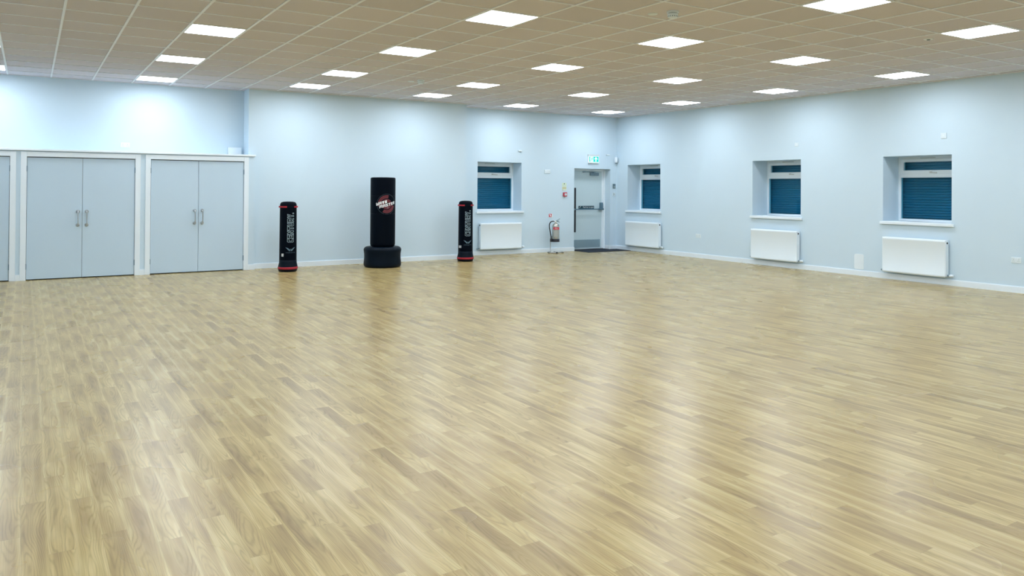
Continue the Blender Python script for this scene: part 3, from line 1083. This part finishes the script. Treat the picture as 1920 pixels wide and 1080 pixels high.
bx(bm, -.045, -.015, -.012, .012, .455, .478, bev=.003)
v = obj('valve_head', bm, m_chrome, t, auto=40)
bm = nb()
tube(bm, smoothpath([(-.01, 0, .478), (.03, 0, .492), (.07, 0, .515), (.098, 0, .532)], 4), .006, 8)
tube(bm, smoothpath([(-.01, 0, .462), (.03, 0, .464), (.065, 0, .456), (.092, 0, .444)], 4), .007, 8)
bx(bm, -.012, .075, -.012, .012, .470, .486, bev=.003)
obj('squeeze_handle', bm, m_closer, v, auto=40)
bm = nb()
lathe(bm, [(.016, -.026), (.016, -.018)], 16, (0, 0, .468), 'Y')
obj('pressure_gauge', bm, m_white, v, auto=40)
bm = nb()
tube(bm, smoothpath([(-.035, 0, .466), (-.070, -.01, .470), (-.115, -.02, .455), (-.146, -.03, .405), (-.148, -.035, .330), (-.134, -.035, .240), (-.118, -.03, .160), (-.106, -.02, .100)], 8), .0125, 10)
hs = obj('hose', bm, m_black, t, smooth=True)
bm = nb()
tube(bm, [(-.109, -.022, .125), (-.103, -.018, .045)], .016, 12)
obj('nozzle', bm, m_black, hs, auto=40)

# ------------------------------------------------------------------ slim training bags
def face_dir(x, y, deg):
    """z rotation that turns a thing's -y side to the camera, then deg to the camera's right"""
    to = Vector((-x, -y)).normalized()
    ang = math.atan2(to.y, to.x) + R(deg)
    return ang + PI / 2

def make_slim_bag(x, y, label, deg):
    t = thing('training_bag', label, 'punching bag', (x, y, 0), face_dir(x, y, deg), 'slim black training bags')
    rb, rtop = .150, .1445
    def wob(tt, z):
        return 1 + .006 * math.sin(3 * tt + 9 * z) + .004 * math.sin(7 * tt - 6 * z)
    prof = [(.120, .195), (.147, .20)]
    n = 22
    for i in range(n + 1):
        z = .21 + (1.175 - .21) * i / n
        prof.append((rb + (rtop - rb) * i / n, z))
    prof += [(.142, 1.195), (.134, 1.218), (.116, 1.234), (.08, 1.243), (.03, 1.246)]
    bm = nb()
    lathe(bm, prof, 56)
    body = obj('padded_cylinder', bm, m_vinyl, t, smooth=True)
    # flared base sleeve
    bm = nb()
    lathe(bm, [(.140, .0), (.153, .006), (.161, .022), (.166, .040), (.168, .060), (.168, .088), (.165, .105), (.158, .135), (.152, .165), (.1515, .205), (.148, .207)], 64, wob=wob)
    base = obj('base_sleeve', bm, m_vinyl2, t, smooth=True)
    bm = nb()
    lathe(bm, [(.168, .046), (.1725, .050), (.1735, .066), (.1725, .082), (.168, .086)], 64, wob=wob)
    o = obj('red_base_strip', bm, m_red, t, smooth=True)
    # two red grab straps near the top
    for s in (-1, 1):
        bm = nb()
        a0, a1 = R(26), R(125)
        rings = []
        N = 18
        for i in range(N + 1):
            k = i / N
            a = a0 + (a1 - a0) * k
            r = rtop + .003 + .013 * min(1, math.sin(PI * k) * 2.2)
            ring = []
            for (dr, dz) in ((0, -.0135), (.0045, -.0135), (.0045, .0135), (0, .0135)):
                ring.append(bm.verts.new(((r + dr) * math.sin(s * a), -(r + dr) * math.cos(s * a), 1.153 + dz)))
            rings.append(ring)
        for p, q in zip(rings, rings[1:]):
            for k in range(4):
                bm.faces.new((p[k], p[(k + 1) % 4], q[(k + 1) % 4], q[k]))
        bm.faces.new(rings[0])
        bm.faces.new(rings[-1][::-1])
        bmesh.ops.recalc_face_normals(bm, faces=bm.faces)
        o = obj('grab_strap', bm, m_red, t)
        o['label'] = 'red grab strap'
    # seam ring under the cap
    bm = nb()
    c = [(rtop * 1.004 * math.cos(2 * PI * k / 48), rtop * 1.004 * math.sin(2 * PI * k / 48), 1.153) for k in range(48)]
    tube(bm, c, .0035, 6, closed=True)
    obj('cap_seam', bm, m_vinyl2, t, smooth=True)
    # vertical outlined lettering
    bm = block_text('CENTURY.', .520, .110, outline=.0062, gap=.10)
    for v in bm.verts:
        v.co = Vector((-v.co.y, v.co.x, 0))
    bm = wrap(bm, .1475, .012, .0035)
    for v in bm.verts:
        v.co.z += .787
    obj('vertical_lettering', bm, m_print, t)
    # winged emblem and small word below
    bm = nb()
    k = 1 / 6.75 / 104
    for s in (-1, 1):
        for pts in ([(4, -48), (4, -20), (14, -28), (22, -44), (12, -48)], [(16, -26), (30, -12), (62, 0), (50, -14), (38, -26), (24, -42)]):
            vs = [bm.verts.new((s * p[0] * k, p[1] * k, 0)) for p in (pts if s > 0 else pts[::-1])]
            bm.faces.new(vs)
    bm = wrap(bm, .150, .012, .0012)
    for v in bm.verts:
        v.co.z += .440
    obj('wing_emblem', bm, m_print2, t)
    bm = fit_text('VERSYS', .165, .017, spacing=1.6)
    bm = wrap(bm, .150, .012, .0012)
    for v in bm.verts:
        v.co.z += .343
    obj('small_lettering', bm, m_print2, t)
    return t, body

def white_tag(t, ang, z, w, h):
    bm = nb()
    N = 6
    g = []
    for i in range(N + 1):
        a = R(ang) + (i / N - .5) * w / .152
        col_ = []
        for k in range(3):
            zz = z + (k / 2 - .5) * h
            rr = .1535 + .004 * (i / N) * (1 - k / 2)
            col_.append(bm.verts.new((rr * math.sin(a), -rr * math.cos(a), zz)))
        g.append(col_)
    for p, q in zip(g, g[1:]):
        for k in range(2):
            bm.faces.new((p[k], q[k], q[k + 1], p[k + 1]))
    r = bmesh.ops.solidify(bm, geom=bm.faces[:], thickness=.0008)
    return obj('white_tag', bm, m_tagw, t)
b1, _ = make_slim_bag(3.913, 13.954, 'slim black training bag with red straps standing beside the right-hand cupboard', 17)
o = white_tag(b1, -54, .300, .045, .052)
b2, _ = make_slim_bag(7.620, 14.168, 'slim black training bag with red straps standing left of the back window and radiator', 19)
o = white_tag(b2, -66, .305, .075, .050)

# ------------------------------------------------------------------ large free-standing bag
BX, BY = 5.703, 13.932
t = thing('freestanding_punching_bag', 'tall thick black punching bag on a wide drum base with red circular logo', 'punching bag', (BX, BY, 0), face_dir(BX, BY, 18))
def wobb(tt, z):
    return 1 + .010 * math.sin(4 * tt + .8) * math.sin(PI * min(1, z / .4)) + .004 * math.sin(9 * tt)
bm = nb()
lathe(bm, [(.290, 0), (.325, .004), (.345, .020), (.354, .045), (.354, .080), (.348, .13), (.344, .19), (.345, .25), (.352, .300), (.355, .325), (.350, .348), (.335, .370), (.310, .384), (.27, .390), (.225, .382), (.20, .372)], 72, wob=wobb)
obj('drum_base', bm, m_vinyl2, t, smooth=True)
bm = nb()
prof = [(.16, .372), (.185, .375), (.210, .388), (.226, .405), (.234, .430)]
prof += [(.2345, .46 + .02 * i) for i in range(27)]
prof += [(.2345, 1.005), (.2325, 1.010), (.2345, 1.015)]
prof += [(.2350, 1.04 + .02 * i) for i in range(15)]
prof += [(.2350, 1.345), (.2330, 1.350), (.2350, 1.355)]
prof += [(.2350, 1.38 + .02 * i) for i in range(14)]
prof += [(.2345, 1.670), (.231, 1.686), (.224, 1.695), (.20, 1.699), (.10, 1.702)]
lathe(bm, prof, 72)
obj('striking_cylinder', bm, m_vinyl, t, smooth=True)
bm = nb()
for z in (1.012, 1.352):
    c = [(.2352 * math.cos(2 * PI * k / 64), .2352 * math.sin(2 * PI * k / 64), z) for k in range(64)]
    tube(bm, c, .0022, 6, closed=True)
c = [(.2340 * math.cos(2 * PI * k / 64), .2340 * math.sin(2 * PI * k / 64), 1.672) for k in range(64)]
tube(bm, c, .004, 6, closed=True)
obj('stitched_seams', bm, m_vinyl2, t, smooth=True)
def decal(name, bm, m, off, parent=t):
    bm = wrap(bm, .2352, .014, off)
    for v in bm.verts:
        v.co.z += 1.195
    return obj(name, bm, m, parent)
lg = decal('logo_red_arcs', ringsec(ringsec(ringsec(nb(), .118, .163, 78, 196), .118, .163, -118, -12), .045, .090, 20, 380, 40), m_logored, .0012)
bm = nb()
for r_, w_ in ((.166, .004), (.115, .004)):
    ringsec(bm, r_ - w_ / 2, r_ + w_ / 2, 78, 196, 30)
    ringsec(bm, r_ - w_ / 2, r_ + w_ / 2, -118, -12, 30)
ringsec(bm, .092, .096, 0, 360, 48)
ringsec(bm, .042, .045, 0, 360, 40)
decal('logo_outline', bm, m_logoedge, .0016, lg)
decal('logo_outer_ring', ringsec(nb(), .186, .190, 0, 360, 60), m_logogrey, .0012, lg)
def slant(s, w, h, cx, cy, ang):
    bm = block_text(s, w, h, shear=.2, gap=.16)
    ca, sa = math.cos(R(ang)), math.sin(R(ang))
    for v in bm.verts:
        x, y = v.co.x, v.co.y
        v.co = Vector((cx + x * ca - y * sa, cy + x * sa + y * ca, 0))
    return bm
decal('logo_word_upper', slant('WAVE', .215, .052, -.100, .022, 15), m_white, .0040, lg)
decal('logo_word_lower', slant('MASTER', .335, .052, .022, -.012, 15), m_white, .0046, lg)
decal('logo_small_stroke', slant('T', .05, .007, .02, -.068, 14), m_print, .0024, lg)

# ------------------------------------------------------------------ ceiling lights
def make_light():
    t = thing('ceiling_light', '', 'ceiling light', (0, 0, CEIL))
    bm = nb()
    o_, i_ = .2875, .278
    for (x0, x1, y0, y1) in ((-o_, o_, -o_, -i_), (-o_, o_, i_, o_), (-o_, -i_, -i_, i_), (i_, o_, -i_, i_)):
        bx(bm, x0, x1, y0, y1, -.001, .0075)
    obj('frame', bm, m_tbar, t)
    # rounded-corner diffuser
    bm = nb()
    rr, e = .016, .278
    pts = []
    for cx, cy, a0 in ((e - rr, e - rr, 0), (-e + rr, e - rr, 90), (-e + rr, -e + rr, 180), (e - rr, -e + rr, 270)):
        for k in range(5):
            a = R(a0 + 90 * k / 4)
            pts.append((cx + rr * math.cos(a), cy + rr * math.sin(a)))
    f = bm.faces.new([bm.verts.new((x, y, .0)) for x, y in pts][::-1])
    r_ = bmesh.ops.extrude_face_region(bm, geom=[f])
    for v in [g for g in r_['geom'] if isinstance(g, bmesh.types.BMVert)]:
        v.co.z += .006
    bmesh.ops.recalc_face_normals(bm, faces=bm.faces)
    obj('diffuser', bm, m_emit, t)
    return t

def visible(x, y):
    p = Vector((x, y, CEIL)) - EYE
    d = p.dot(fw)
    if d < .2:
        return False
    px = 971.91 + 1457.42 * p.dot(rt) / d
    py = 341.09 - 1457.42 * p.dot(up) / d
    return -50 < px < 1970 and -18 < py < 1080
ordw = ['first', 'second', 'third', 'fourth', 'fifth', 'sixth', 'seventh']
first = None
for ci, col_i in enumerate((16, 12, 8, 4, 0, -4)):
    rows = [8 if col_i in (16, 12, 0, -4) else 7, 4, 0, -4, -8, -12, -16]
    for ri, row in enumerate(rows):
        x, y = GX + .6 * (col_i + .5), GY + .6 * (row + .5)
        if visible(x, y):
            a = 'nearest' if ri == 0 else ordw[ri] + ' from'
            lab = 'lit ceiling panel, %s from the back wall in the %s line from the right wall' % (ordw[ri], ordw[ci])
        else:
            lab = 'square lit ceiling panel over the near part of the hall, outside the photo'
        if first is None:
            first = make_light()
            o = first
            o.location = (x, y, CEIL)
        else:
            o = dup(first, (x, y, CEIL), 0, lab)
        o['label'] = lab
        o['group'] = 'square LED panels in the suspended ceiling'

# ------------------------------------------------------------------ ceiling fittings
def make_detector(x, y, label):
    t = thing('smoke_detector', label, 'smoke detector', (x, y, CEIL + .008), 0, 'smoke detectors on the ceiling')
    bm = nb()
    lathe(bm, [(.058, 0), (.060, -.004), (.060, -.016), (.054, -.020)], 36)
    obj('mounting_base', bm, m_plastic, t, auto=40)
    bm = nb()
    lathe(bm, [(.046, -.018), (.046, -.026)], 30)
    obj('dark_gap', bm, m_closer, t, auto=40)
    bm = nb()
    lathe(bm, [(.050, -.025), (.053, -.030), (.052, -.052), (.047, -.062), (.034, -.070), (.014, -.072)], 36)
    hd = obj('sensor_head', bm, m_plastic, t, auto=50)
    bm = nb()
    for k in range(16):
        a = 2 * PI * k / 16
        p = Vector((math.cos(a), math.sin(a), 0))
        q = Vector((-math.sin(a), math.cos(a), 0))
        vs = []
        for du, dz in ((-.005, -.050), (.005, -.050), (.004, -.060), (-.004, -.060)):
            rr = .0535 if dz > -.055 else .0495
            vs.append(bm.verts.new(p * rr + q * du + Vector((0, 0, dz))))
        bm.faces.new(vs)
    obj('smoke_vents', bm, m_closer, hd)
    return t
make_detector(5.449, 5.781, 'white domed smoke detector on the ceiling near the top of the photo')
make_detector(5.480, 11.792, 'white smoke detector on the ceiling further back, above the large punching bag')

def make_disc(x, y, r, label):
    bm = nb()
    lathe(bm, [(r, 0), (r, -.003), (r * .93, -.007), (r * .5, -.009), (r * .1, -.0095)], 36)
    o = obj('ceiling_cover', bm, m_plate)
    for f in o.data.polygons:
        f.use_smooth = True
    o.location = (x, y, CEIL + .008)
    return tag(o, label, 'ceiling cover')
make_disc(5.359, 5.979, .050, 'flat white round ceiling cover just left of the near smoke detector')
make_disc(5.412, 12.035, .055, 'flat white round ceiling cover just left of the far smoke detector')

t = thing('emergency_downlight', 'small white ring downlight with dark centre on the ceiling at upper right', 'downlight', (8.922, 5.165, CEIL + .008))
bm = nb()
lathe(bm, [(.052, 0), (.054, -.003), (.050, -.009), (.042, -.011), (.036, -.008)], 36)
obj('ring', bm, m_tbar, t, smooth=True)
bm = nb()
lathe(bm, [(.019, -.006), (.021, -.011), (.016, -.018), (.006, -.020)], 24)
obj('lens', bm, m_closer, t, smooth=True)
